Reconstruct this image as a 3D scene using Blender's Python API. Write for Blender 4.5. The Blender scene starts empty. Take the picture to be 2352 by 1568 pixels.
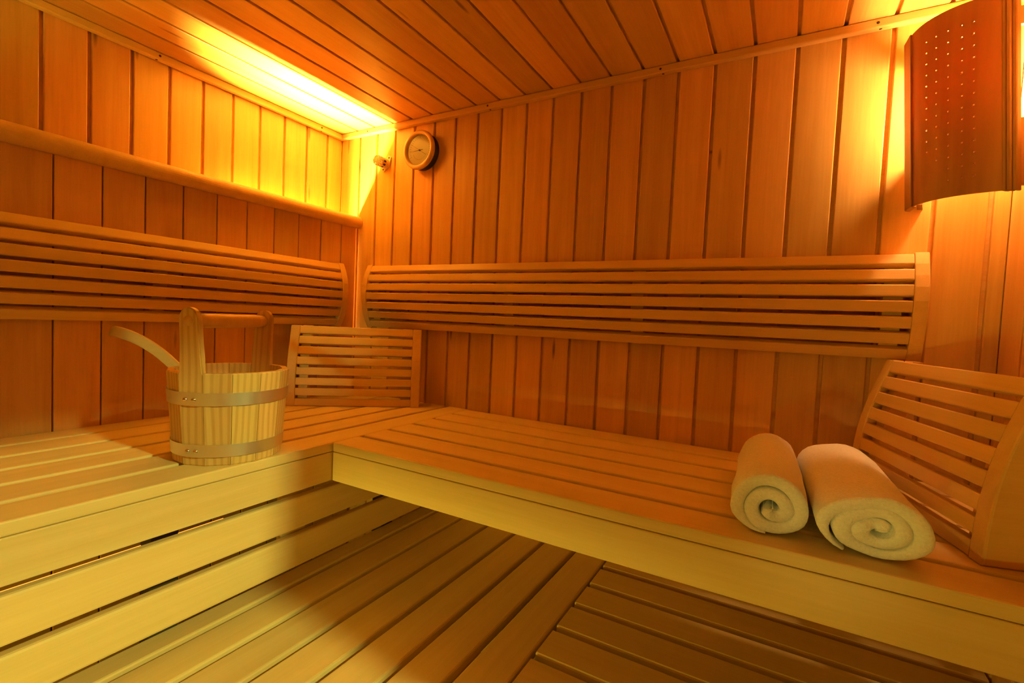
import bpy, bmesh, math, random
from mathutils import Matrix, Vector, noise
random.seed(7)
C = bpy.context.scene.collection
PI = math.pi

# ------------------------------------------------------------------ camera
CAM = Vector((1.59496, -1.36393, 1.2))
YAW, PITCH, ROLL, F = 0.51336, -0.04316, -0.04544, 1105.32
cam = bpy.data.objects.new('camera', bpy.data.cameras.new('camera'))
C.objects.link(cam)
Mr = Matrix.Rotation(YAW, 3, 'Z') @ Matrix.Rotation(PITCH, 3, 'X') @ Matrix.Rotation(ROLL, 3, 'Y')
cx, cy, cz = Mr.col[0], Mr.col[1], Mr.col[2]
cam.matrix_world = Matrix(((cx[0], cz[0], -cy[0], CAM[0]), (cx[1], cz[1], -cy[1], CAM[1]),
                           (cx[2], cz[2], -cy[2], CAM[2]), (0, 0, 0, 1)))
cam.data.sensor_width = 36.0
cam.data.lens = F / 2352 * 36.0
cam.data.clip_start = 0.02
bpy.context.scene.camera = cam

# ------------------------------------------------------------------ world, exposure
sc = bpy.context.scene
w = bpy.data.worlds.new('world'); sc.world = w; w.use_nodes = True
w.node_tree.nodes['Background'].inputs[0].default_value = (1.0, 0.75, 0.35, 1)
w.node_tree.nodes['Background'].inputs[1].default_value = 0.004
vs = sc.view_settings
sc.cycles.max_bounces = 9; sc.cycles.glossy_bounces = 3
vs.view_transform = 'Standard'; vs.look = 'None'; vs.exposure = 0.60; vs.gamma = 1.0; vs.use_curve_mapping = False

# ------------------------------------------------------------------ lights
def light(name, kind, loc, energy, color, aim=None, **kw):
    d = bpy.data.lights.new(name, kind); d.energy = energy; d.color = color
    for k, v in kw.items(): setattr(d, k, v)
    o = bpy.data.objects.new(name, d); C.objects.link(o); o.location = loc
    if aim is not None:
        o.rotation_euler = (Vector(aim) - Vector(loc)).to_track_quat('-Z', 'Y').to_euler()
    return o
LAMP = (1.0, 0.46, 0.07)
HALL = (0.86, 0.95, 0.27)
# warm tube lamp lying in the trough behind the valance of the left wall, at its corner end
tl = light('trough_lamp', 'AREA', (0.030, -0.255, 1.45), 22.0, (1.0, 0.72, 0.15), None, shape='RECTANGLE', size=0.02, size_y=0.40, spread=math.radians(62))
tl.rotation_euler = (0, PI + 0.50, 0)
# light added in the cavity behind the panelling, to brighten the corner joint
cl_ = light('cavity_fill', 'AREA', (0.018, -0.016, 1.31), 0.7, (1.0, 0.40, 0.05), None, shape='RECTANGLE', size=0.40, size_y=0.008)
cl_.rotation_euler = (0, -PI / 2, 0)
# added fill in the front corner behind the camera, lifts the room's ambient light
light('front_corner_fill', 'POINT', (1.72, -1.95, 1.66), 1.3, (1.0, 0.56, 0.05), None, shadow_soft_size=0.06)
# lamp of the hall, shining through the open doorway of the right wall on the left bench
light('hall_lamp', 'SPOT', (4.6, -1.01, 2.95), 305.0, HALL, (0.55, -1.05, 0.72), spot_size=math.radians(26), spot_blend=0.6, shadow_soft_size=0.10)
# added low fill from beyond the front wall, for bench fronts and low slats
light('front_fill', 'AREA', (0.85, -2.75, 0.65), 21.0, (1.0, 0.84, 0.10), (1.0, -0.6, 0.70), shape='RECTANGLE', size=0.6, size_y=0.06)
# added narrow fill to brighten the ends of the towels
light('towel_fill', 'SPOT', (1.18, -3.0, 0.89), 15.0, (1.0, 0.84, 0.22), (1.67, -0.55, 0.915), spot_size=math.radians(6.4), spot_blend=1.0, shadow_soft_size=0.03)
# added fill spot for bucket and ladle, set beyond the front wall
light('bucket_fill', 'SPOT', (0.90, -3.1, 1.25), 32.0, HALL, (0.38, -0.85, 1.10), spot_size=math.radians(7.6), spot_blend=0.8, shadow_soft_size=0.05)

# ------------------------------------------------------------------ materials
def nt(name):
    m = bpy.data.materials.new(name); m.use_nodes = True
    return m, m.node_tree.nodes, m.node_tree.links, m.node_tree.nodes['Principled BSDF']
def wood(name, light_c, dark_c, rough=0.45, tint=0.18, stretch=0.05, scale=26, rings=0.0, ring_scale=30, knots=False, spec=0.35):
    m, N, L, P = nt(name)
    tc = N.new('ShaderNodeTexCoord'); oi = N.new('ShaderNodeObjectInfo')
    mul = N.new('ShaderNodeVectorMath'); mul.operation = 'SCALE'; mul.inputs[0].default_value = (37.0, 91.0, 53.0)
    L.new(oi.outputs['Random'], mul.inputs['Scale'])
    add = N.new('ShaderNodeVectorMath'); L.new(tc.outputs['Object'], add.inputs[0]); L.new(mul.outputs[0], add.inputs[1])
    mp = N.new('ShaderNodeMapping'); mp.inputs['Scale'].default_value = (stretch, 1, 1); L.new(add.outputs[0], mp.inputs[0])
    n1 = N.new('ShaderNodeTexNoise'); n1.inputs['Scale'].default_value = scale; n1.inputs['Detail'].default_value = 5
    n1.inputs['Roughness'].default_value = 0.6; n1.inputs['Distortion'].default_value = 0.6
    L.new(mp.outputs[0], n1.inputs[0])
    n2 = N.new('ShaderNodeTexNoise'); n2.inputs['Scale'].default_value = scale * 9; n2.inputs['Detail'].default_value = 3
    L.new(mp.outputs[0], n2.inputs[0])
    mix = N.new('ShaderNodeMath'); mix.operation = 'MULTIPLY_ADD'; mix.inputs[1].default_value = 0.35
    L.new(n2.outputs[0], mix.inputs[0]); L.new(n1.outputs[0], mix.inputs[2])
    val = mix.outputs[0]
    ramp = N.new('ShaderNodeValToRGB'); ramp.color_ramp.elements[0].position = 0.42; ramp.color_ramp.elements[1].position = 0.92
    ramp.color_ramp.elements[0].color = (*dark_c, 1); ramp.color_ramp.elements[1].color = (*light_c, 1)
    L.new(val, ramp.inputs[0]); col = ramp.outputs[0]
    if rings:
        wv = N.new('ShaderNodeTexWave'); wv.wave_type = 'BANDS'; wv.bands_direction = 'Y'
        wv.inputs['Scale'].default_value = ring_scale; wv.inputs['Distortion'].default_value = 9.0
        wv.inputs['Detail'].default_value = 1.5; wv.inputs['Detail Scale'].default_value = 0.5
        mp2 = N.new('ShaderNodeMapping'); mp2.inputs['Scale'].default_value = (0.22, 1, 1); L.new(add.outputs[0], mp2.inputs[0])
        L.new(mp2.outputs[0], wv.inputs[0])
        rr = N.new('ShaderNodeValToRGB'); rr.color_ramp.elements[0].position = 0.1; rr.color_ramp.elements[1].position = 0.6
        rr.color_ramp.elements[0].color = (1 - rings * 0.45, 1 - rings * 0.75, 1 - rings, 1); rr.color_ramp.elements[1].color = (1, 1, 1, 1)
        L.new(wv.outputs['Fac'], rr.inputs[0])
        mm = N.new('ShaderNodeMix'); mm.data_type = 'RGBA'; mm.blend_type = 'MULTIPLY'; mm.inputs[0].default_value = 1
        L.new(col, mm.inputs[6]); L.new(rr.outputs[0], mm.inputs[7]); col = mm.outputs[2]
    if knots:                                   # small dark flecks, longer than wide
        mp3 = N.new('ShaderNodeMapping'); mp3.inputs['Scale'].default_value = (2.2, 14, 14); L.new(add.outputs[0], mp3.inputs[0])
        vo = N.new('ShaderNodeTexVoronoi'); vo.inputs['Scale'].default_value = 1.0; L.new(mp3.outputs[0], vo.inputs[0])
        kr = N.new('ShaderNodeValToRGB'); kr.color_ramp.elements[0].position = 0.03; kr.color_ramp.elements[1].position = 0.09
        kr.color_ramp.elements[0].color = (0.35, 0.3, 0.3, 1); kr.color_ramp.elements[1].color = (1, 1, 1, 1)
        L.new(vo.outputs['Distance'], kr.inputs[0])
        mk = N.new('ShaderNodeMix'); mk.data_type = 'RGBA'; mk.blend_type = 'MULTIPLY'; mk.inputs[0].default_value = 1
        L.new(col, mk.inputs[6]); L.new(kr.outputs[0], mk.inputs[7]); col = mk.outputs[2]
    # every board has its own tone
    ma = N.new('ShaderNodeMapRange'); ma.inputs['To Min'].default_value = 1 - tint; ma.inputs['To Max'].default_value = 1 + tint * 0.7
    wn = N.new('ShaderNodeTexWhiteNoise'); wn.noise_dimensions = '1D'; L.new(oi.outputs['Random'], wn.inputs['W'])
    L.new(wn.outputs['Value'], ma.inputs['Value'])
    hs = N.new('ShaderNodeHueSaturation'); L.new(col, hs.inputs['Color']); L.new(ma.outputs[0], hs.inputs['Value'])
    mh = N.new('ShaderNodeMapRange'); mh.inputs['To Min'].default_value = 0.5 - tint * 0.06; mh.inputs['To Max'].default_value = 0.5 + tint * 0.03
    L.new(oi.outputs['Random'], mh.inputs['Value']); L.new(mh.outputs[0], hs.inputs['Hue'])
    L.new(hs.outputs[0], P.inputs['Base Color'])
    P.inputs['Roughness'].default_value = rough; P.inputs['Specular IOR Level'].default_value = spec
    bp = N.new('ShaderNodeBump'); bp.inputs['Strength'].default_value = 0.06; bp.inputs['Distance'].default_value = 0.002
    L.new(val, bp.inputs['Height']); L.new(bp.outputs[0], P.inputs['Normal'])
    return m
def plain(name, color, rough=0.5, metal=0.0, **kw):
    m, N, L, P = nt(name)
    P.inputs['Base Color'].default_value = (*color, 1); P.inputs['Roughness'].default_value = rough; P.inputs['Metallic'].default_value = metal
    for k, v in kw.items(): P.inputs[k].default_value = v
    return m
M = {}
M['wall'] = wood('panel_wood', (0.82, 0.50, 0.16), (0.68, 0.36, 0.09), 0.36, 0.20, 0.05, 24, knots=True)
M['trim'] = wood('trim_wood', (0.84, 0.55, 0.20), (0.74, 0.44, 0.14), 0.4, 0.06)
M['bench'] = wood('bench_wood', (0.86, 0.66, 0.30), (0.77, 0.56, 0.22), 0.5, 0.06, 0.04, 30)
M['rest'] = wood('backrest_wood', (0.84, 0.55, 0.20), (0.74, 0.45, 0.14), 0.42, 0.08, 0.05, 30)
M['pine'] = wood('pine_wood', (0.86, 0.60, 0.22), (0.74, 0.46, 0.14), 0.4, 0.10, 0.06, 20, rings=0.30, ring_scale=24)
M['ladle'] = wood('ladle_wood', (0.80, 0.62, 0.30), (0.72, 0.52, 0.22), 0.45, 0.02)
M['shade'] = None
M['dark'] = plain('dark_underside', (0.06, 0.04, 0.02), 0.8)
M['screw'] = plain('dark_screw', (0.05, 0.03, 0.015), 0.4, 0.6)
M['rivet'] = plain('polished_rivet', (0.8, 0.72, 0.6), 0.15, 1.0)
M['black'] = plain('black_case', (0.015, 0.012, 0.01), 0.45)
M['ink'] = plain('dial_ink', (0.03, 0.02, 0.015), 0.6)
M['plastic'] = plain('cream_plastic', (0.78, 0.62, 0.42), 0.45)
def tile_floor():
    m, N, L, P = nt('grey_tile')
    tc = N.new('ShaderNodeTexCoord'); b = N.new('ShaderNodeTexBrick'); b.inputs['Scale'].default_value = 3.3
    b.offset = 0; b.inputs['Color1'].default_value = (0.10, 0.12, 0.11, 1); b.inputs['Color2'].default_value = (0.12, 0.14, 0.13, 1)
    b.inputs['Mortar'].default_value = (0.05, 0.05, 0.05, 1); b.inputs['Mortar Size'].default_value = 0.01
    L.new(tc.outputs['Object'], b.inputs[0]); L.new(b.outputs[0], P.inputs['Base Color']); P.inputs['Roughness'].default_value = 0.5
    return m
M['tile'] = tile_floor()
def steel():
    m, N, L, P = nt('galvanised_steel')
    tc = N.new('ShaderNodeTexCoord'); n = N.new('ShaderNodeTexNoise'); n.inputs['Scale'].default_value = 60; n.inputs['Detail'].default_value = 6
    mp = N.new('ShaderNodeMapping'); mp.inputs['Scale'].default_value = (1, 1, 0.2)
    L.new(tc.outputs['Object'], mp.inputs[0]); L.new(mp.outputs[0], n.inputs[0])
    r = N.new('ShaderNodeMapRange'); r.inputs['To Min'].default_value = 0.34; r.inputs['To Max'].default_value = 0.52
    L.new(n.outputs[0], r.inputs['Value']); L.new(r.outputs[0], P.inputs['Roughness'])
    P.inputs['Base Color'].default_value = (0.86, 0.84, 0.76, 1); P.inputs['Metallic'].default_value = 1
    return m
M['steel'] = steel()
def terry():
    m, N, L, P = nt('white_terry')
    tc = N.new('ShaderNodeTexCoord'); n = N.new('ShaderNodeTexNoise'); n.inputs['Scale'].default_value = 260; n.inputs['Detail'].default_value = 4
    L.new(tc.outputs['Object'], n.inputs[0])
    r = N.new('ShaderNodeValToRGB'); r.color_ramp.elements[0].color = (0.86, 0.84, 0.78, 1); r.color_ramp.elements[1].color = (0.96, 0.95, 0.91, 1)
    r.color_ramp.elements[0].position = 0.3; r.color_ramp.elements[1].position = 0.7
    L.new(n.outputs[0], r.inputs[0]); L.new(r.outputs[0], P.inputs['Base Color'])
    b = N.new('ShaderNodeBump'); b.inputs['Strength'].default_value = 0.5; b.inputs['Distance'].default_value = 0.003
    L.new(n.outputs[0], b.inputs['Height']); L.new(b.outputs[0], P.inputs['Normal'])
    P.inputs['Roughness'].default_value = 0.95; P.inputs['Specular IOR Level'].default_value = 0.05
    P.inputs['Sheen Weight'].default_value = 0.25
    return m
M['terry'] = terry()
def emis(name, color, strength):
    m, N, L, P = nt(name)
    P.inputs['Base Color'].default_value = (*color, 1)
    P.inputs['Emission Color'].default_value = (*color, 1); P.inputs['Emission Strength'].default_value = strength
    return m
M['bulb'] = emis('lamp_bulb', (1.0, 0.56, 0.19), 330.0)
M['tube'] = emis('orange_tube', (1.0, 0.20, 0.02), 2.6)
def veneer():
    m, N, L, P = nt('lamp_veneer')
    out = N['Material Output']
    tc = N.new('ShaderNodeTexCoord'); mp = N.new('ShaderNodeMapping'); mp.inputs['Scale'].default_value = (1, 1, 0.05)
    n = N.new('ShaderNodeTexNoise'); n.inputs['Scale'].default_value = 40; n.inputs['Detail'].default_value = 4
    L.new(tc.outputs['Object'], mp.inputs[0]); L.new(mp.outputs[0], n.inputs[0])
    r = N.new('ShaderNodeValToRGB'); r.color_ramp.elements[0].color = (0.34, 0.17, 0.06, 1); r.color_ramp.elements[1].color = (0.46, 0.25, 0.09, 1)
    r.color_ramp.elements[0].position = 0.35; r.color_ramp.elements[1].position = 0.7
    L.new(n.outputs[0], r.inputs[0]); L.new(r.outputs[0], P.inputs['Base Color']); P.inputs['Roughness'].default_value = 0.4
    t = N.new('ShaderNodeBsdfTranslucent'); t.inputs[0].default_value = (0.80, 0.09, 0.003, 1)
    mx = N.new('ShaderNodeMixShader'); mx.inputs[0].default_value = 0.10
    L.new(P.outputs[0], mx.inputs[1]); L.new(t.outputs[0], mx.inputs[2]); L.new(mx.outputs[0], out.inputs[0])
    return m
M['shade'] = veneer()
def glass():
    m, N, L, P = nt('dial_glass')
    out = N['Material Output']; tr = N.new('ShaderNodeBsdfTransparent'); gl = N.new('ShaderNodeBsdfGlossy'); gl.inputs['Roughness'].default_value = 0.03
    fr = N.new('ShaderNodeFresnel'); fr.inputs[0].default_value = 1.45; mx = N.new('ShaderNodeMixShader')
    L.new(fr.outputs[0], mx.inputs[0]); L.new(tr.outputs[0], mx.inputs[1]); L.new(gl.outputs[0], mx.inputs[2]); L.new(mx.outputs[0], out.inputs[0])
    return m
M['glass'] = glass()
M['dial'] = plain('dial_paper', (0.88, 0.74, 0.45), 0.6)
M['bezel'] = wood('bezel_wood', (0.80, 0.52, 0.22), (0.72, 0.44, 0.17), 0.35, 0.02)

# ------------------------------------------------------------------ helpers
W = {}                                           # world matrix of everything built
def link(name, data, mw, parent=None):
    o = bpy.data.objects.new(name, data); C.objects.link(o)
    W[o.name] = mw
    if parent is not None:
        o.parent = parent; o.matrix_basis = W[parent.name].inverted() @ mw
    else:
        o.matrix_basis = mw
    return o
def T(x, y, z): return Matrix.Translation((x, y, z))
def frame(loc, ax, ay, az):
    ax, ay, az = Vector(ax).normalized(), Vector(ay).normalized(), Vector(az).normalized()
    return Matrix(((ax[0], ay[0], az[0], loc[0]), (ax[1], ay[1], az[1], loc[1]), (ax[2], ay[2], az[2], loc[2]), (0, 0, 0, 1)))
def mesh_of(name, bm, mat, smooth=False):
    me = bpy.data.meshes.new(name); bmesh.ops.recalc_face_normals(bm, faces=bm.faces[:]); bm.to_mesh(me); bm.free()
    if mat is not None: me.materials.append(mat)
    if smooth:
        for p in me.polygons: p.use_smooth = True
    return me
_cache = {}
def board_mesh(L, Wd, Th, r, mat, both=True):
    """a board along X, its width along Y, its face at +Z; long edges rounded"""
    key = (round(L, 4), round(Wd, 4), round(Th, 4), r, mat.name, both)
    if key in _cache: return _cache[key]
    bm = bmesh.new(); pr = []
    hy, hz = Wd / 2, Th / 2
    for (sy, sz, a0) in ((1, 1, 0), (-1, 1, 90), (-1, -1, 180), (1, -1, 270)):
        rr = r if (sz > 0 or both) else 0.0006
        for k in range(3):
            a = math.radians(a0 + 45 * k)
            pr.append((sy * (hy - rr) + rr * math.cos(a), sz * (hz - rr) + rr * math.sin(a)))
    A = [bm.verts.new((-L / 2, y, z)) for y, z in pr]; B = [bm.verts.new((L / 2, y, z)) for y, z in pr]
    n = len(pr)
    for i in range(n): bm.faces.new((A[i], A[(i + 1) % n], B[(i + 1) % n], B[i]))
    bm.faces.new(A[::-1]); bm.faces.new(B)
    me = mesh_of('board', bm, mat); _cache[key] = me
    return me
def board(name, c, ax, ay, az, L, Wd, Th, mat, parent=None, r=0.002, both=True):
    return link(name, board_mesh(L, Wd, Th, r, mat, both), frame(c, ax, ay, az), parent)
X, Y, Z = Vector((1, 0, 0)), Vector((0, 1, 0)), Vector((0, 0, 1))
def bar(name, lo, hi, mat, parent=None, r=0.002, along=None):
    """a board filling the box lo-hi; along its longest side unless told, face towards the side given by the axes"""
    d = [hi[i] - lo[i] for i in range(3)]; c = [(hi[i] + lo[i]) / 2 for i in range(3)]
    order = sorted(range(3), key=lambda i: -d[i]) if along is None else [along] + sorted((i for i in range(3) if i != along), key=lambda i: -d[i])
    E = [X, Y, Z]; a, b = E[order[0]], E[order[1]]
    return board(name, c, a, b, a.cross(b), d[order[0]], d[order[1]], d[order[2]], mat, parent, r)
def empty(name, loc, mw=None):
    return link(name, None, mw if mw is not None else T(*loc))
def tag(o, label=None, cat=None, group=None, kind=None):
    if label: o['label'] = label
    if cat: o['category'] = cat
    if group: o['group'] = group
    if kind: o['kind'] = kind
    return o
def slab(name, lo, hi, mat, kind='structure'):
    c = [(hi[i] + lo[i]) / 2 for i in range(3)]
    bm = bmesh.new(); bmesh.ops.create_cube(bm, size=1)
    for v in bm.verts: v.co = Vector([v.co[i] * (hi[i] - lo[i]) for i in range(3)])
    return tag(link(name, mesh_of(name, bm, mat), T(*c)), kind=kind)
def lathe_bm(prof, n=48, bm=None, close=False):
    bm = bm or bmesh.new(); rings = []
    for r, z in prof:
        rings.append([bm.verts.new((r * math.cos(2 * PI * k / n), r * math.sin(2 * PI * k / n), z)) for k in range(n)] if r > 1e-6 else [bm.verts.new((0, 0, z))])
    seq = list(zip(rings, rings[1:])) + ([(rings[-1], rings[0])] if close else [])
    for a, b in seq:
        if len(a) == 1 and len(b) == 1: continue
        for k in range(n):
            k2 = (k + 1) % n
            if len(a) == 1: bm.faces.new((a[0], b[k], b[k2]))
            elif len(b) == 1: bm.faces.new((a[k], a[k2], b[0]))
            else: bm.faces.new((a[k], a[k2], b[k2], b[k]))
    return bm
def lathe(name, prof, mw, mat, parent=None, n=48, close=False, smooth=True):
    return link(name, mesh_of(name, lathe_bm(prof, n, None, close), mat, smooth), mw, parent)
def prism(name, poly, depth, mw, mat, parent=None, bev=0.0):
    """polygon in local XY extruded along local Z from 0 to depth"""
    bm = bmesh.new()
    A = [bm.verts.new((x, y, 0)) for x, y in poly]; B = [bm.verts.new((x, y, depth)) for x, y in poly]; n = len(poly)
    bm.faces.new(A[::-1]); bm.faces.new(B)
    for i in range(n): bm.faces.new((A[i], A[(i + 1) % n], B[(i + 1) % n], B[i]))
    if bev:
        bmesh.ops.recalc_face_normals(bm, faces=bm.faces[:])
        ed = [e for e in bm.edges if abs(e.verts[0].co.z - e.verts[1].co.z) < 1e-6]
        bmesh.ops.bevel(bm, geom=ed, offset=bev, segments=2, affect='EDGES', profile=0.5)
    return link(name, mesh_of(name, bm, mat), mw, parent)

# ------------------------------------------------------------------ room
HC = 1.909            # ceiling boards
XR = 1.983            # right wall
YF = -2.15            # front wall
PW = 0.0925           # board pitch
ZB = 0.88916          # upper bench top
ZL = 0.55             # lower bench top
slab('floor', (-0.06, YF - 0.05, -0.05), (XR + 0.06, 0.06, 0.0), M['tile'])
wb = slab('wall_back', (-0.06, 0.0085, 0.0), (XR + 0.06, 0.06, 2.0), M['wall'])
wl = slab('wall_left', (-0.06, YF, 0.0), (-0.0085, 0.0085, 2.0), M['wall'])
ce = slab('ceiling', (-0.06, YF - 0.05, HC + 0.0085), (XR + 0.06, 0.06, HC + 0.06), M['wall'])
wr = slab('wall_right', (XR + 0.0085, -0.80, 0.0), (XR + 0.06, 0.0085, HC + 0.0085), M['wall'])
DOOR_TOP = 1.765
w2 = slab('wall_right', (XR, -1.55, DOOR_TOP), (XR + 0.06, -0.80, HC + 0.0085), M['wall'])
w3 = slab('wall_right', (XR, YF, 0.0), (XR + 0.06, -1.55, HC + 0.0085), M['wall'])
# front wall outside the picture; its openings are made up to admit the fills
slab('wall_front', (-0.06, YF - 0.05, 1.45), (XR + 0.06, YF, HC + 0.0085), M['wall'])
slab('wall_front', (0.88, YF - 0.05, 0.70), (1.22, YF, 1.45), M['wall'])
slab('wall_front', (1.22, YF - 0.05, 0.95), (1.50, YF, 1.45), M['wall'])
slab('wall_front', (1.50, YF - 0.05, 0.70), (XR + 0.06, YF, 1.45), M['wall'])
slab('wall_front', (-0.06, YF - 0.05, 0.0), (0.45, YF, 1.45), M['wall'])
slab('wall_front', (0.45, YF - 0.05, 0.70), (0.88, YF, 1.0), M['wall'])
slab('wall_front', (1.0, YF - 0.05, 0.0), (XR + 0.06, YF, 0.70), M['wall'])

def plank_v(parent, face, a0, a1, z0, z1, at, g=0.0082, th=0.0105, r=0.0022):
    """an upright panel board between seam centres a0 and a1; face = which wall"""
    c, wd, L = (a0 + a1) / 2, abs(a1 - a0) - g, z1 - z0
    zc = (z0 + z1) / 2; jit = random.uniform(-0.0006, 0.0006)
    if face == 'back': board('plank', (c, at + th / 2 + jit, zc), Z, X, Z.cross(X) * -1 if False else (0, -1, 0), L, wd, th, M['wall'], parent, r, False)
    if face == 'left': board('plank', (at - th / 2 + jit, c, zc), Z, Y, X, L, wd, th, M['wall'], parent, r, False)
    if face == 'right': board('plank', (at + th / 2 + jit, c, zc), Z, Y, (-1, 0, 0), L, wd, th, M['wall'], parent, r, False)
X0 = 0.01024
seams = [0.0 - 0.004] + [X0 + k * PW for k in range(1, 22)] + [XR + 0.004]
for a, b in zip(seams, seams[1:]): plank_v(wb, 'back', a, b, 0.02, HC, 0.0)
ys = [0.004] + [0.0222 - k * PW for k in range(1, 24)]
for a, b in zip(ys, ys[1:]): plank_v(wl, 'left', b, a, 1.25, HC, 0.0)
yr = [0.004] + [-0.106 - k * PW for k in range(0, 8)] + [-0.80]
for a, b in zip(yr, yr[1:]): plank_v(wr, 'right', b, a, 0.02, HC, XR)
for a, b in zip(seams, seams[1:]):              # ceiling boards run along Y
    board('plank', ((a + b) / 2, YF / 2, HC + 0.00525), Y, X, (0, 0, -1), -YF, b - a - 0.0075, 0.0105, M['wall'], ce, 0.0022, False)
# false wall under the valance: its own boards on a backing, a hand's breadth before the wall
XP = 0.10118
wp = bar('wainscot', (XP - 0.019, YF + 0.01, 0.02), (XP - 0.0125, -0.0065, 1.535), M['wall'], wl, 0.0005)
yp = [-0.0065 + 0.0015] + [-0.07807 - i * PW for i in range(0, 22)]
for a, b in zip(yp, yp[1:]): plank_v(wp, 'left', b, a, 0.02, 1.548, XP, g=0.003, th=0.0125, r=0.0016)
# strips covering the joint of walls and ceiling, with screws
def strip(name, lo, hi, screws):
    s = tag(bar(name, lo, hi, M['trim'], None, 0.003), kind='structure')
    for p, n in screws:
        q = Vector(n).to_track_quat('Z', 'Y').to_matrix().to_4x4()
        lathe('screw', [(0, 0.0007), (0.0028, 0.0007), (0.0034, -0.0005)], T(*p) @ q, M['screw'], s, 12)
    return s
HT = 1.88826; t = 0.02
strip('trim_1', (0.001, YF + 0.002, HT), (t, -0.0005, HC - 0.0005), [((t, y, HT + 0.0105), (1, 0, 0)) for y in (-0.66, -0.115)] + [((t * 0.55, y, HT), (0, 0, -1)) for y in (-0.665, -0.11)])
strip('trim_2', (t, -t, HT), (XR - t, -0.0005, HC - 0.0005), [((x, -t, HT + 0.0105), (0, -1, 0)) for x in (0.16, 0.705, 1.26, 1.735)] + [((x + 0.006, -t * 0.55, HT), (0, 0, -1)) for x in (0.16, 0.705, 1.26, 1.735)])
strip('trim_3', (XR - t, -0.80, HT), (XR - 0.001, -0.0005, HC - 0.0005), [((XR - t, -0.35, HT + 0.0105), (-1, 0, 0))])

# ------------------------------------------------------------------ valance board on the left wall
va = empty('valance_board', (0.115, -1.0, 1.535))
tag(va, 'long rounded wooden board on left wall hiding the light behind its top edge', 'board')
pv = []
for a in range(-90, 91, 15):                     # bull-nosed front
    pv.append((0.114 + 0.018 * math.cos(math.radians(a)), 1.5575 + 0.0215 * math.sin(math.radians(a))))
pv += [(XP + 0.0006, 1.579), (XP + 0.0006, 1.536)]
prism('rail', [(-x, z) for x, z in pv], -YF - 0.02, frame((0, -0.003, 0), (-1, 0, 0), (0, 0, 1), (0, -1, 0)), M['rest'], va)

# ------------------------------------------------------------------ upper benches
YE = YF + 0.02
b1 = empty('sauna_bench', (0.36, -1.0, 0.0))
tag(b1, 'pale slatted upper bench along left wall with the bucket standing on it', 'bench')
XB = 0.66887
for i in range(6):
    hi = XB - i * 0.0985; lo = max(hi - 0.0845, XP + 0.002)
    bar('slat', (lo, YE, ZB - 0.0222), (hi, -0.003, ZB), M['bench'], b1, 0.003)
bar('fascia', (XB - 0.024, YE, 0.7965), (XB - 0.0005, -0.003, ZB - 0.0232), M['bench'], b1, 0.002)
for z0, z1 in ((0.6945, 0.7705), (0.6045, 0.6805)):
    bar('skirt_board', (0.618, YE, z0), (0.640, -0.02, z1), M['bench'], b1, 0.005)
for y in (-0.15, -0.637, -1.25, -1.9):
    bar('batten', (0.600, y - 0.033, 0.60), (0.6175, y + 0.033, 0.775), M['bench'], b1)
for y in (-0.25, -0.875, -1.5, -2.05):
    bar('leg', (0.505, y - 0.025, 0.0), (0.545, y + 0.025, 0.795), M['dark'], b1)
for y in (-0.25, -0.875, -1.5, -2.05):
    bar('crosspiece', (XP + 0.002, y - 0.02, 0.797), (XB - 0.025, y + 0.02, ZB - 0.0223), M['bench'], b1)

b2 = empty('sauna_bench', (1.3, -0.29, 0.0))
tag(b2, 'pale slatted upper bench along back wall with rolled towels on it', 'bench')
DB = 0.57435
for i in range(6):
    lo = -DB + i * 0.0965; hi = min(lo + 0.0828, -0.003)
    bar('slat', (XB + 0.0028, lo, ZB - 0.0222), (XR - 0.004, hi, ZB), M['bench'], b2, 0.003)
bar('fascia', (XB + 0.0028, -DB + 0.0005, 0.7965), (XR - 0.004, -DB + 0.024, ZB - 0.0232), M['bench'], b2, 0.002)
for x in (0.72, 1.3, 1.93):
    bar('crosspiece', (x - 0.02, -DB + 0.026, 0.797), (x + 0.02, -0.003, ZB - 0.0223), M['bench'], b2)

# ------------------------------------------------------------------ lower benches
b3 = empty('sauna_bench', (0.87, -1.0, 0.0))
tag(b3, 'low bench whose slats run alongside the boarded front of the left bench', 'bench')
for lo, hi in [(0.552, 0.607)] + [(0.6225 + k * 0.09865, 0.6225 + k * 0.09865 + 0.0848) for k in range(6)]:
    bar('slat', (lo, YE, ZL - 0.0225), (hi, -0.01, ZL), M['bench'], b3, 0.004)
for y in (-0.08, -0.605, -1.25, -1.9):
    bar('batten', (0.552, y - 0.05, ZL - 0.052), (1.198, y + 0.05, ZL - 0.0226), M['bench'], b3)
for y in (-0.08, -0.605, -1.25, -1.9):
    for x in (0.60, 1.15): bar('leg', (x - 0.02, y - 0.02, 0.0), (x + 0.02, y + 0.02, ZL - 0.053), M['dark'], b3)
b4 = empty('sauna_bench', (1.6, -1.0, 0.0))
tag(b4, 'low bench in the corner below the towels, slats running parallel to the back wall', 'bench')
k = 0
while -0.12 - k * 0.1015 > YE:
    y0 = -0.12 - k * 0.1015
    bar('slat', (1.2075, y0, ZL - 0.0225), (XR - 0.005, y0 + 0.0855, ZL), M['bench'], b4, 0.004); k += 1
for x in (1.28, 1.9):
    bar('batten', (x - 0.025, YE, ZL - 0.052), (x + 0.025, -0.02, ZL - 0.0226), M['bench'], b4)
    for y in (-0.1, -1.0, -1.95): bar('leg', (x - 0.02, y - 0.02, 0.0), (x + 0.02, y + 0.02, ZL - 0.053), M['dark'], b4)
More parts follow.
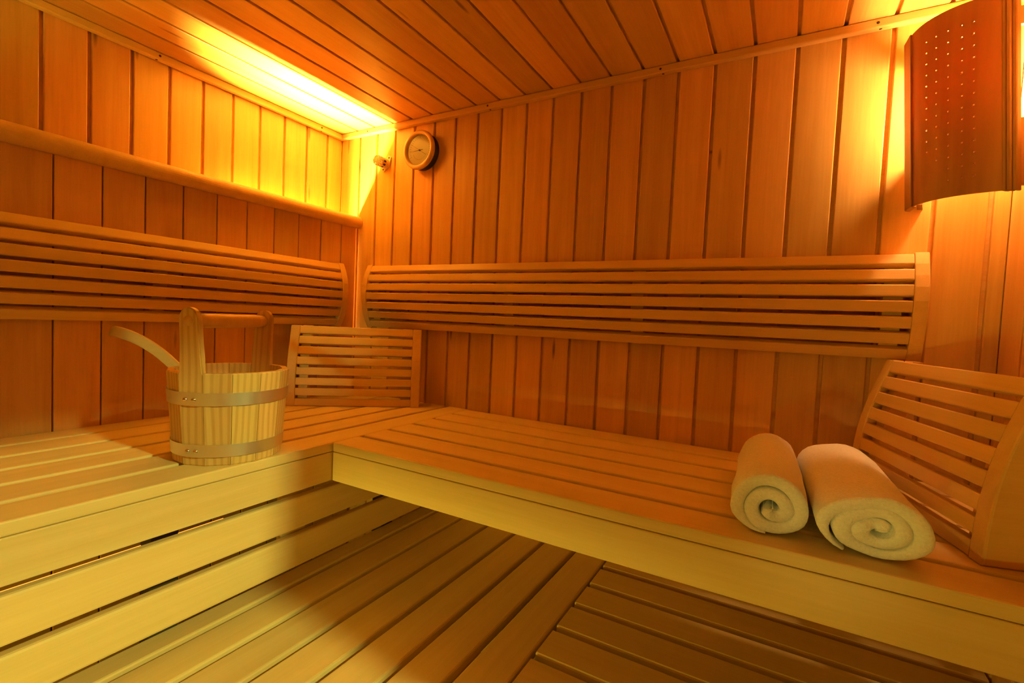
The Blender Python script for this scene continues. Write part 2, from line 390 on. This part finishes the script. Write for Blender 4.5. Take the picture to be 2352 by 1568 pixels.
# orange tube light fixed under the left bench, seen through the gap above the boards
tb = lathe('tube_light', [(0, -0.55), (0.0024, -0.55), (0.0024, 0.28), (0, 0.28)], frame((0.44, -0.98, 0.6885), X, Z, (0, 1, 0)), M['tube'], b1, 12)
tb['label'] = 'thin glowing orange tube'
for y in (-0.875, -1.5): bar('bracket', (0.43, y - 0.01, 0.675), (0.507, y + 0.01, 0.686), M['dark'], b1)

# ------------------------------------------------------------------ curved wall backrests
PR = [(1.150, 0.026), (1.175, 0.040), (1.20, 0.050), (1.225, 0.056), (1.25, 0.060), (1.28, 0.062), (1.31, 0.060), (1.335, 0.054), (1.36, 0.045), (1.386, 0.032)]
def prof(z):
    for (a, p), (b, q) in zip(PR, PR[1:]):
        if z <= b: return p + (q - p) * (z - a) / (b - a)
    return PR[-1][1]
def backrest(label, origin, ax, out, length, battens):
    """origin on the wall at floor height; ax along the wall, out into the room"""
    ax, out = Vector(ax), Vector(out)
    r = empty('backrest', (0, 0, 0), frame(Vector(origin) + ax * length / 2 + Z * 1.15, X, Y, Z))
    tag(r, label, 'backrest')
    n = 7; z0, z1 = 1.1515, 1.3845; p = (z1 - z0 + 0.0095) / n
    for i in range(n):
        a, b = z0 + i * p, z0 + i * p + p - 0.0095
        da, db = prof(a), prof(b)
        up = (Z * (b - a) + out * (db - da)).normalized(); nrm = ax.cross(up) if ax.cross(up).dot(out) > 0 else up.cross(ax)
        c = Vector(origin) + ax * length / 2 + Z * ((a + b) / 2) + out * ((da + db) / 2) - nrm * 0.009
        board('slat', c, ax, up, nrm, length - 0.052, (b - a) * 1.02, 0.018, M['rest'], r, 0.0025)
    for s in (0.0, length - 0.0255):
        poly = [(0.0005, 1.150)] + [(d + 0.0012, z) for z, d in PR] + [(0.0005, 1.386)]
        prism('end_cap', poly, 0.0255, frame(Vector(origin) + ax * s, out, Z, out.cross(Z)) if out.cross(Z).dot(ax) > 0 else frame(Vector(origin) + ax * (s + 0.0255), out, Z, out.cross(Z)), M['rest'], r, 0.002)
    for s in battens:
        poly = [(0.0005, 1.152)] + [(prof(z) - 0.0195, z) for z in (1.175, 1.20, 1.25, 1.28, 1.31, 1.335, 1.36)] + [(0.0005, 1.384)]
        prism('batten', poly, 0.034, frame(Vector(origin) + ax * s, out, Z, out.cross(Z)) if out.cross(Z).dot(ax) > 0 else frame(Vector(origin) + ax * (s + 0.034), out, Z, out.cross(Z)), M['rest'], r)
    return r
backrest('long curved slatted backrest on the back wall, beneath the round gauge and corner lamp', (0.199, 0, 0), X, (0, -1, 0), 1.655, (0.032, 0.612, 1.022, 1.58))
backrest('curved slatted backrest on the left wall, behind the bucket and ladle', (XP, -0.0905, 0), (0, -1, 0), X, 1.5, (0.032, 0.60, 1.1))

# ------------------------------------------------------------------ loose headrests on the benches
def headrest(label, p0, p1, back):
    """wedge of eight slats between two side pieces, bottom front edge p0-p1 (left to right seen from the front)"""
    p0, p1, back = Vector(p0), Vector(p1), Vector(back).normalized()
    ax = (p1 - p0).normalized(); Ln = (p1 - p0).length
    r = empty('headrest', (0, 0, 0), T(*((p0 + p1) / 2)))
    tag(r, label, 'headrest')
    H, lean, bul = 0.2625, 0.057, 0.014
    f = lambda z: lean * z / H - bul * math.sin(PI * z / H)          # depth of the front at height z
    o = p0 + Z * 0.001
    poly = [(f(H * k / 10), H * k / 10) for k in range(11)] + [(lean + 0.02, H), (0.088, 0.05), (0.088, 0.0)]
    for s in (0, Ln - 0.030):
        m = frame(o + ax * s, back, Z, ax) if back.cross(Z).dot(ax) > 0 else frame(o + ax * (s + 0.030), back, Z, -ax)
        prism('side_piece', poly, 0.030, m, M['rest'], r, 0.003)
    n = 8; p = (H + 0.0095) / n
    for i in range(n):
        a, b = i * p, i * p + p - 0.0095
        d = (Z * (b - a) + back * (f(b) - f(a))); up = d.normalized()
        nrm = up.cross(ax); nrm = nrm if nrm.dot(back) < 0 else -nrm
        c = o + ax * Ln / 2 + Z * ((a + b) / 2) + back * ((f(a) + f(b)) / 2 + 0.001) - nrm * 0.008
        board('slat', c, ax, up, nrm, Ln - 0.061, d.length, 0.016, M['rest'], r, 0.0022)
    for s in (0.034, Ln - 0.064):
        poly2 = [(f(H * k / 8) + 0.019, H * k / 8) for k in range(9)] + [(f(H) + 0.037, H), (0.04, 0.0)]
        m = frame(o + ax * s, back, Z, ax) if back.cross(Z).dot(ax) > 0 else frame(o + ax * (s + 0.030), back, Z, -ax)
        prism('batten', poly2, 0.030, m, M['rest'], r)
    return r
headrest('small slatted headrest standing across the corner behind the bucket', (0.194, -0.368, ZB), (0.526, -0.094, ZB), (-0.637, 0.771, 0))
headrest('slatted headrest leaning at the end of the back bench beside the rolled towels', (1.738, -0.060, ZB), (1.853, -0.467, ZB), (0.962, 0.272, 0))

# ------------------------------------------------------------------ bucket
BC = Vector((0.57, -0.765, ZB)); BH = 0.183; RB, RT = 0.0985, 0.1115; NS = 14; PH = math.radians(293)
bk = empty('bucket', BC); tag(bk, 'wooden stave bucket with two steel hoops standing on the left bench', 'bucket')
def rad(z): return RB + (RT - RB) * z / BH
def stave(name, ang, top, mat):
    """one flat stave tangent to the bucket; local X runs up it so the grain does too"""
    bm = bmesh.new(); th = 0.0135
    hw = lambda z, r: r * math.tan(PI / NS) - 0.0004
    rows = []
    if top is None:
        zz = [0.0, 0.0025, BH - 0.002, BH]; ws = None
    else: zz = [0.0, 0.0025, BH]
    outl = []
    for z in zz:
        ch = 0.002 if z in (0.0,) or (top is None and z == BH) else 0
        outl.append((z, hw(z, rad(z)) , rad(z) - ch, hw(z, rad(z) - th), rad(z) - th))
    if top is not None:
        zt = top
        for k in range(1, 13):
            tt = k / 12
            if tt < 0.30: z = BH + (zt - 0.026 - BH) * tt / 0.30; wd = 0.0246 - 0.0035 * min(1, tt / 0.30 * 1.6)
            else:
                a = (tt - 0.30) / 0.70 * PI / 2; z = zt - 0.026 + 0.026 * math.sin(a); wd = max(0.0211 * math.cos(a), 0.0008)
            outl.append((z, wd, rad(z), wd, rad(z) - th))
    for z, w1, r1, w2, r2 in outl:
        rows.append([bm.verts.new((z, w1, r1)), bm.verts.new((z, -w1, r1)), bm.verts.new((z, -w2, r2)), bm.verts.new((z, w2, r2))])
    for a, b in zip(rows, rows[1:]):
        for k in range(4): bm.faces.new((a[k], a[(k + 1) % 4], b[(k + 1) % 4], b[k]))
    bm.faces.new(rows[0][::-1]); bm.faces.new(rows[-1])
    if top is not None:
        bmesh.ops.recalc_face_normals(bm, faces=bm.faces[:])
        ed = [e for e in bm.edges if len(e.link_faces) == 2 and e.calc_face_angle(0) > 1.2 and max(v.co.x for v in e.verts) > BH + 0.002]
        bmesh.ops.bevel(bm, geom=ed, offset=0.0022, segments=2, affect='EDGES')
    rd = Vector((math.cos(ang), math.sin(ang), 0)); tg = Z.cross(rd)
    return link(name, mesh_of(name, bm, mat), frame(BC, Z, tg, rd), bk)
for k in range(NS):
    a = PH + 2 * PI * k / NS
    h = k in (0, NS // 2)
    s = stave('stave', a, 0.309 if h else None, M['pine'])
    if h: s['label'] = 'tall stave with rounded top holding the handle rod'
lathe('base', [(0, 0.012), (rad(0.012) - 0.0145, 0.012), (rad(0.024) - 0.0145, 0.024), (0, 0.024)], T(*BC), M['pine'], bk, 28, smooth=False)
hd = Vector((math.cos(PH), math.sin(PH), 0)); zr = 0.283
rr = rad(zr) + 0.0012
lathe('handle', [(0, -rr), (0.0098, -rr), (0.0098, -rr + 0.014), (0.0125, -rr + 0.0150), (0.0145, -rr + 0.05), (0.0145, rr - 0.05), (0.0125, rr - 0.0150), (0.0098, rr - 0.014), (0.0098, rr), (0, rr)],
      frame(BC + Z * zr, Z.cross(hd), Z, hd) if False else frame(BC + Z * zr, Z, hd.cross(Z), hd), M['rest'], bk, 24)
def hoop(z0, z1):
    bm = bmesh.new(); n = NS * 4; rows = []
    for zz, off in ((z0, 0.0003), (z0, 0.0016), (z1, 0.0016), (z1, 0.0003)):
        row = []
        for k in range(n):
            q = rad(zz) * 1.022 + off
            a = PH + PI / NS * 0 + 2 * PI * k / n - PI / NS
            row.append(bm.verts.new((q * math.cos(a), q * math.sin(a), zz)))
        rows.append(row)
    for a, b in zip(rows, rows[1:] + rows[:1]):
        for k in range(n): bm.faces.new((a[k], a[(k + 1) % n], b[(k + 1) % n], b[k]))
    me = mesh_of('hoop', bm, M['steel'], True); me.set_sharp_from_angle(angle=0.6)
    h = link('hoop', me, T(*BC), bk)
    h['label'] = 'galvanised steel hoop'
    zc = (z0 + z1) / 2
    for da in (-0.062, 0.10):
        a = PH + da - 0.03; rd = Vector((math.cos(a), math.sin(a), 0)); q = rad(zc) * 1.022 + 0.0015
        lathe('rivet', [(0, 0.0036), (0.0024, 0.0031), (0.0040, 0.0016), (0.0046, 0.0)], frame(BC + rd * q + Z * (zc - 0.001), Z.cross(rd), Z, rd), M['rivet'], h, 14)
hoop(0.018, 0.043); hoop(0.120, 0.1455)

# ------------------------------------------------------------------ ladle in the bucket
la = empty('ladle', (0.46, -0.80, ZB + 0.03)); tag(la, 'pale wooden ladle resting in the bucket, its curved handle over the rim', 'ladle')
pts = [(0.178, -0.826, 1.1315), (0.186, -0.826, 1.1312), (0.240, -0.823, 1.1275), (0.300, -0.819, 1.117), (0.360, -0.813, 1.099), (0.415, -0.806, 1.073), (0.465, -0.798, 1.040), (0.520, -0.785, 0.995), (0.56, -0.775, 0.955)]
bm = bmesh.new(); rows = []
for i, p in enumerate(pts):
    p = Vector(p); q = Vector(pts[min(i + 1, len(pts) - 1)]) - Vector(pts[max(i - 1, 0)])
    d = q.normalized(); nrm = d.cross(Vector((0.45, -0.89, 0))).normalized()
    if nrm.z < 0: nrm = -nrm
    side = d.cross(nrm).normalized(); side = side if side.y < 0 else -side
    wd = 0.0128 + 0.0015 * (1 - i / 7); th = 0.0055
    sh = d * (0.013 if i == 0 else 0.012 if i == 1 else 0)
    ring = []
    for a in range(10):
        an = 2 * PI * a / 10; ca, sa = math.cos(an), math.sin(an)
        ca = math.copysign(abs(ca) ** 0.6, ca); sa = math.copysign(abs(sa) ** 0.6, sa)
        ring.append(bm.verts.new(p + nrm * wd * ca + side * th * sa + sh * ca))
    rows.append(ring)
for a, b in zip(rows, rows[1:]):
    for k in range(10): bm.faces.new((a[k], a[(k + 1) % 10], b[(k + 1) % 10], b[k]))
bm.faces.new(rows[0][::-1]); bm.faces.new(rows[-1])
bmesh.ops.transform(bm, matrix=W[la.name].inverted(), verts=bm.verts[:])
ho = link('handle', mesh_of('handle', bm, M['ladle']), W[la.name], la)
sm = ho.modifiers.new('smooth', 'SUBSURF'); sm.levels = sm.render_levels = 2
for e in ho.data.edges: pass
for p in ho.data.polygons: p.use_smooth = len(p.vertices) == 4
lathe('scoop', [(0, 0.0), (0.024, 0.002), (0.032, 0.018), (0.034, 0.040), (0.030, 0.040), (0.028, 0.018), (0.020, 0.007), (0, 0.006)], T(0.585, -0.770, ZB + 0.030), M['ladle'], la, 28)

# ------------------------------------------------------------------ rolled towels
def towel(label, c0, c1, rx, rz, turns, seed, start, flat):
    """a long sheet wound into a roll; c0 front end, c1 back end on the bench (centres of the rolls)"""
    c0, c1 = Vector(c0), Vector(c1); ax = (c1 - c0).normalized(); Ln = (c1 - c0).length
    sx = Vector((ax.y, -ax.x, 0)).normalized(); up = sx.cross(ax); up = up if up.z > 0 else -up
    t = 1.0 / (turns + 0.55) ; n = int(turns * 30)
    bm = bmesh.new(); rows = []; rnd = random.Random(seed)
    ml = 12
    for i in range(n + 1):
        u = i / n; th = start + 2 * PI * turns * u
        rc = t * (0.36 + turns * u)                     # centre line, in units of the roll radius
        e = max(0.0, (u - 0.90) / 0.10); e = e * e * (3 - 2 * e)
        hw = t * 0.492 * (1.0 if u > 0.02 else 0.6) * (1 - 0.72 * e); rc -= t * 0.34 * e   # the sheet's end thins out against the roll
        wob = 1 + 0.05 * math.sin(th * 1.3 + seed) * (0.4 + 0.6 * u) + 0.03 * math.sin(3 * th + seed)
        ring = []
        sec = []
        for k in range(9):
            a = -PI / 2 + PI * k / 8; sec.append((hw * math.cos(a - PI / 2) * 0 + hw * math.sin(a), -0.006 * math.cos(a)))
        # section loop: front round end, far along the length, back round end
        loop = [(hw * math.sin(a), -0.0055 * math.cos(a), 0) for a in [(-PI / 2 + PI * k / 6) for k in range(7)]]
        loop += [(hw, 0, f) for f in (0.2, 0.4, 0.6, 0.8)]
        loop += [(hw * math.sin(a), 0.0055 * math.cos(a), 1) for a in [(PI / 2 - PI * k / 6) for k in range(7)]]
        loop += [(-hw, 0, f) for f in (0.8, 0.6, 0.4, 0.2)]
        for dr, dy, f in loop:
            r = (rc * wob + dr)
            x, z = r * math.cos(th) * rx, r * math.sin(th) * rz
            taper = 1 - 0.02 * f * f
            x *= taper
            zb = -rz * flat                                # the roll settles flat on the bench
            if z < zb: z = zb + (z - zb) * 0.15
            yy = f * Ln + dy + 0.004 * math.sin(th * 2 + seed) * (1 - f) - 0.012 * (z / rz) * (1 - f)
            p = c0 + ax * yy + sx * x + up * z
            nz = noise.noise(p * 30 + Vector((seed, 0, 0))) * 0.0030 + noise.noise(p * 11 + Vector((0, seed, 0))) * 0.0035 * u
            ring.append(bm.verts.new(p + (sx * math.cos(th) + up * math.sin(th)) * nz))
        rows.append(ring)
    m = len(rows[0])
    for a, b in zip(rows, rows[1:]):
        for k in range(m): bm.faces.new((a[k], a[(k + 1) % m], b[(k + 1) % m], b[k]))
    bm.faces.new(rows[0][::-1]); bm.faces.new(rows[-1])
    base = Vector(((c0.x + c1.x) / 2, (c0.y + c1.y) / 2, ZB))
    lo = min(v.co.z for v in bm.verts)
    bmesh.ops.translate(bm, verts=bm.verts[:], vec=(0, 0, ZB + 0.0008 - lo))
    bmesh.ops.transform(bm, matrix=T(*base).inverted(), verts=bm.verts[:])
    o = link('rolled_towel', mesh_of('rolled_towel', bm, M['terry'], True), T(*base))
    return tag(o, label, 'towel')
towel('rolled white towel with rounder end, nearer the middle of the back bench', (1.596, -0.538, 0.939), (1.586, -0.205, 0.939), 0.058, 0.0545, 2.2, 3, -3.0, 0.93)
towel('wider, flatter rolled white towel next to the headrest', (1.721, -0.545, 0.936), (1.702, -0.205, 0.936), 0.070, 0.053, 2.6, 11, 0.33, 0.90)

# ------------------------------------------------------------------ thermometer and sensor on the back wall
th_ = empty('thermometer', (0.432, 0.0, 1.788)); tag(th_, 'round dial thermometer in pale ring on the back wall near the corner', 'thermometer')
FT = frame((0.432, -0.0005, 1.788), X, Z, (0, -1, 0))     # local Z points into the room
lathe('case', [(0.064, 0), (0.064, 0.026), (0.058, 0.027)], FT, M['black'], th_, 64)
lathe('bezel', [(0.056, 0.024), (0.065, 0.024), (0.0685, 0.029), (0.0685, 0.036), (0.066, 0.040), (0.060, 0.042), (0.055, 0.040), (0.0535, 0.035), (0.0535, 0.029)], FT, M['bezel'], th_, 64, close=True)
lathe('dial', [(0, 0.0275), (0.0555, 0.0275), (0.0555, 0.025), (0, 0.025)], FT, M['dial'], th_, 64, smooth=False)
bm = bmesh.new()
def tick(bm, a, r0, r1, wd, z=0.0279):
    d = Vector((math.cos(a), math.sin(a), 0)); s = Vector((-d.y, d.x, 0)) * wd / 2
    f = [bm.verts.new(d * r0 - s + Z * z), bm.verts.new(d * r0 + s + Z * z), bm.verts.new(d * r1 + s + Z * z), bm.verts.new(d * r1 - s + Z * z)]
    bm.faces.new(f)
for k in range(25): tick(bm, math.radians(-28 + 236 * k / 24), 0.041, 0.047 if k % 4 else 0.050, 0.0007)
for k in range(17): tick(bm, math.radians(205 + 130 * k / 16), 0.030, 0.034, 0.0006)
link('scale_marks', mesh_of('scale_marks', bm, M['ink']), FT, th_)
def hand(a, r0, r1, wd):
    bm = bmesh.new(); d = Vector((math.cos(a), math.sin(a), 0)); s = Vector((-d.y, d.x, 0))
    poly = [d * r0 + s * wd, d * r0 - s * wd, d * r1 - s * 0.0002, d * r1 + s * 0.0002]
    A = [bm.verts.new(p + Z * 0.0295) for p in poly]; B = [bm.verts.new(p + Z * 0.0301) for p in poly]
    bm.faces.new(A); bm.faces.new(B[::-1])
    for k in range(4): bm.faces.new((A[k], A[(k + 1) % 4], B[(k + 1) % 4], B[k]))
    link('pointer', mesh_of('pointer', bm, M['ink']), FT, th_)
hand(math.radians(183), -0.014, 0.046, 0.0011); hand(math.radians(148), -0.036, 0.047, 0.0005)
lathe('hub', [(0, 0.032), (0.003, 0.0315), (0.003, 0.0275)], FT, M['ink'], th_, 16)
lathe('glass', [(0, 0.0345), (0.0545, 0.0345)], FT, M['glass'], th_, 48)
se = empty('temperature_sensor', (0.248, 0.0, 1.770)); tag(se, 'small cream sensor housing with a grille, on the back wall beside the thermometer', 'sensor')
FS = frame((0.248, -0.0005, 1.770), X, Z, (0, -1, 0)) @ Matrix.Scale(1.12, 4)
bm = lathe_bm([(0.0, 0.004), (0.0165, 0.004), (0.0165, 0.034), (0.014, 0.0355), (0.0, 0.0355)], 28)
link('housing', mesh_of('housing', bm, M['plastic']), FS, se)
prism('flange', [(-0.006, -0.028), (0.006, -0.028), (0.012, -0.014), (0.0165, 0), (0.012, 0.014), (0.006, 0.028), (-0.006, 0.028), (-0.012, 0.014), (-0.0165, 0), (-0.012, -0.014)], 0.004, FS @ Matrix.Rotation(math.radians(-35), 4, 'Z'), M['plastic'], se)
for s in (-1, 1):
    lathe('screw', [(0, 0.0054), (0.0025, 0.0052), (0.003, 0.004)], FS @ Matrix.Rotation(math.radians(-35), 4, 'Z') @ T(0, s * 0.022, 0), M['screw'], se, 12)
bm = bmesh.new()
def rod(bm, pts, r):
    rows = []
    for i, p in enumerate(pts):
        d = (Vector(pts[min(i + 1, len(pts) - 1)]) - Vector(pts[max(i - 1, 0)])).normalized()
        u = d.orthogonal().normalized(); v = d.cross(u)
        rows.append([bm.verts.new(Vector(p) + (u * math.cos(2 * PI * k / 5) + v * math.sin(2 * PI * k / 5)) * r) for k in range(5)])
    for a, b in zip(rows, rows[1:]):
        for k in range(5): bm.faces.new((a[k], a[(k + 1) % 5], b[(k + 1) % 5], b[k]))
for k in range(8):                                          # domed cage
    a = PI * k / 8
    rod(bm, [(0.0158 * math.cos(q) * math.cos(a), 0.0158 * math.cos(q) * math.sin(a), 0.043 + 0.012 * math.sin(q)) for q in [PI * j / 10 for j in range(11)]], 0.0009)
for q in (0.0, 0.45, 0.95):
    rod(bm, [(0.0158 * math.cos(q) * math.cos(2 * PI * j / 24), 0.0158 * math.cos(q) * math.sin(2 * PI * j / 24), 0.043 + 0.012 * math.sin(q)) for j in range(25)], 0.0009)
for k in range(8):
    a = 2 * PI * k / 8; rod(bm, [(0.0158 * math.cos(a), 0.0158 * math.sin(a), 0.033), (0.0158 * math.cos(a), 0.0158 * math.sin(a), 0.043)], 0.0009)
link('grille', mesh_of('grille', bm, M['plastic']), FS, se)
for k in range(5):
    a = math.radians(200 + 40 * k); rd = Vector((math.cos(a), math.sin(a), 0))
    bm = bmesh.new(); bmesh.ops.create_cube(bm, size=1)
    for v in bm.verts: v.co = Vector((v.co.x * 0.006, v.co.y * 0.0008, v.co.z * 0.009))
    link('slot', mesh_of('slot', bm, M['dark']), FS @ frame(rd * 0.0166 + Z * 0.025, Z.cross(rd), rd, Z), se)

# ------------------------------------------------------------------ corner lamp
cl = empty('corner_lamp', (1.88, -0.12, 1.47)); tag(cl, 'perforated curved wooden lamp shade across the back corner, glowing at its edges', 'lamp')
P00 = Vector((1.806, -0.045, 1.473)); DU = Vector((0.129, -0.145, -0.003)); DV = Vector((-0.023, 0.0, 0.350))
NB = DU.cross(Vector((0, 0, 1))).normalized(); NB = NB if NB.y < 0 else -NB                # into the room
def sh(u, v, off=0.0):
    return P00 + DU * u + DV * v + NB * (0.046 * (1 - (2 * u - 1) ** 2) + off)
bm = bmesh.new(); NU, NV, TH = 30, 49, 0.004
U0, U1 = 0.172, 0.935
holes = {}
for u, n, k0 in ((0.38, 11, 0), (0.49, 12, 0), (0.59, 14, 0), (0.683, 14, 0), (0.778, 14, 0)):
    for j in range(n):
        holes[(int((u - U0) / (U1 - U0) * NU), 43 - 3 * j)] = 1
def gp(i, j, off): return sh(U0 + (U1 - U0) * i / NU, j / NV, off)
G = {}
def gv(i, j, s):
    k = (i, j, s)
    if k not in G: G[k] = bm.verts.new(gp(i, j, -TH * s) - Vector(cl.location) * 0)
    return G[k]
for i in range(NU):
    for j in range(NV):
        if (i, j) in holes:
            rings = []
            for s in (0, 1):
                out = [gv(i, j, s), gv(i + 1, j, s), gv(i + 1, j + 1, s), gv(i, j + 1, s)]
                c = (gp(i, j, -TH * s) + gp(i + 1, j + 1, -TH * s)) / 2
                eu, ev = DU.normalized() * 0.0016, DV.normalized() * 0.0016
                inn = [bm.verts.new(c + eu * math.cos(math.radians(225 + 45 * k)) + ev * math.sin(math.radians(225 + 45 * k))) for k in range(8)]
                for q in range(4):
                    a, b = out[q], out[(q + 1) % 4]
                    i0, i1, i2 = inn[2 * q], inn[2 * q + 1], inn[(2 * q + 2) % 8]
                    bm.faces.new((a, b, i1)); bm.faces.new((a, i1, i0)); bm.faces.new((b, i2, i1))
                rings.append(inn)
            for k in range(8): bm.faces.new((rings[0][k], rings[0][(k + 1) % 8], rings[1][(k + 1) % 8], rings[1][k]))
        else:
            for s in (0, 1): bm.faces.new((gv(i, j, s), gv(i + 1, j, s), gv(i + 1, j + 1, s), gv(i, j + 1, s)))
for i in range(NU):
    for j in (0, NV): bm.faces.new((gv(i, j, 0), gv(i + 1, j, 0), gv(i + 1, j, 1), gv(i, j, 1)))
for j in range(NV):
    for i in (0, NU): bm.faces.new((gv(i, j, 0), gv(i, j + 1, 0), gv(i, j + 1, 1), gv(i, j, 1)))
bmesh.ops.transform(bm, matrix=W[cl.name].inverted(), verts=bm.verts[:])
link('shade', mesh_of('shade', bm, M['shade']), W[cl.name], cl)
def upright(name, u0, u1, f, b):
    bm = bmesh.new(); q = []
    for v in (-0.004, 1.004):
        q.append([bm.verts.new(sh(u, v, o) - cl.location) for u, o in ((u0, b), (u1, b), (u1, f), (u0, f))])
    for k in range(4): bm.faces.new((q[0][k], q[0][(k + 1) % 4], q[1][(k + 1) % 4], q[1][k]))
    bm.faces.new(q[0][::-1]); bm.faces.new(q[1])
    bmesh.ops.recalc_face_normals(bm, faces=bm.faces[:])
    bmesh.ops.bevel(bm, geom=bm.edges[:], offset=0.0012, segments=1, affect='EDGES')
    link(name, mesh_of(name, bm, M['shade']), W[cl.name], cl)
upright('edge_strip', 0.0, 0.182, 0.004, -0.010)
upright('edge_strip', 0.925, 0.948, 0.001, -0.010); upright('edge_strip', 0.951, 0.974, 0.003, -0.010); upright('edge_strip', 0.977, 1.0, 0.001, -0.010)
def light_baffle(v0, v1, a, b):  # unseen piece added behind the shade to trim the bulb's light on the wall
    bm = bmesh.new(); q = []
    for v in (v0, v1):
        z = P00.z + 0.35 * v
        q.append([bm.verts.new(Vector((x, y, z)) - cl.location) for x, y in (a + b)])
    for k in range(4): bm.faces.new((q[0][k], q[0][(k + 1) % 4], q[1][(k + 1) % 4], q[1][k]))
    bm.faces.new(q[0][::-1]); bm.faces.new(q[1])
    link('light_baffle', mesh_of('light_baffle', bm, M['shade']), W[cl.name], cl)
for v0, v1 in ((0.03, 0.37), (0.84, 0.93)):
    light_baffle(v0, v1, [(1.822, -0.052), (1.832, -0.048)], [(1.842, -0.0005), (1.832, -0.0005)])
    light_baffle(v0, v1, [(1.925, -0.168), (1.929, -0.160)], [(1.9825, -0.150), (1.9825, -0.160)])
lathe('socket', [(0, -0.055), (0.020, -0.055), (0.020, -0.030), (0.014, -0.026), (0.014, 0.0), (0, 0.0)], T(1.92, -0.068, 1.665), M['plastic'], cl, 20)
bar('socket_arm', (1.912, -0.068, 1.612), (1.928, -0.0005, 1.625), M['dark'], cl)
lathe('bulb', [(0.012, 0.0), (0.014, 0.012), (0.024, 0.030), (0.027, 0.046), (0.022, 0.062), (0.012, 0.071), (0, 0.073)], T(1.92, -0.068, 1.665), M['bulb'], cl, 20)
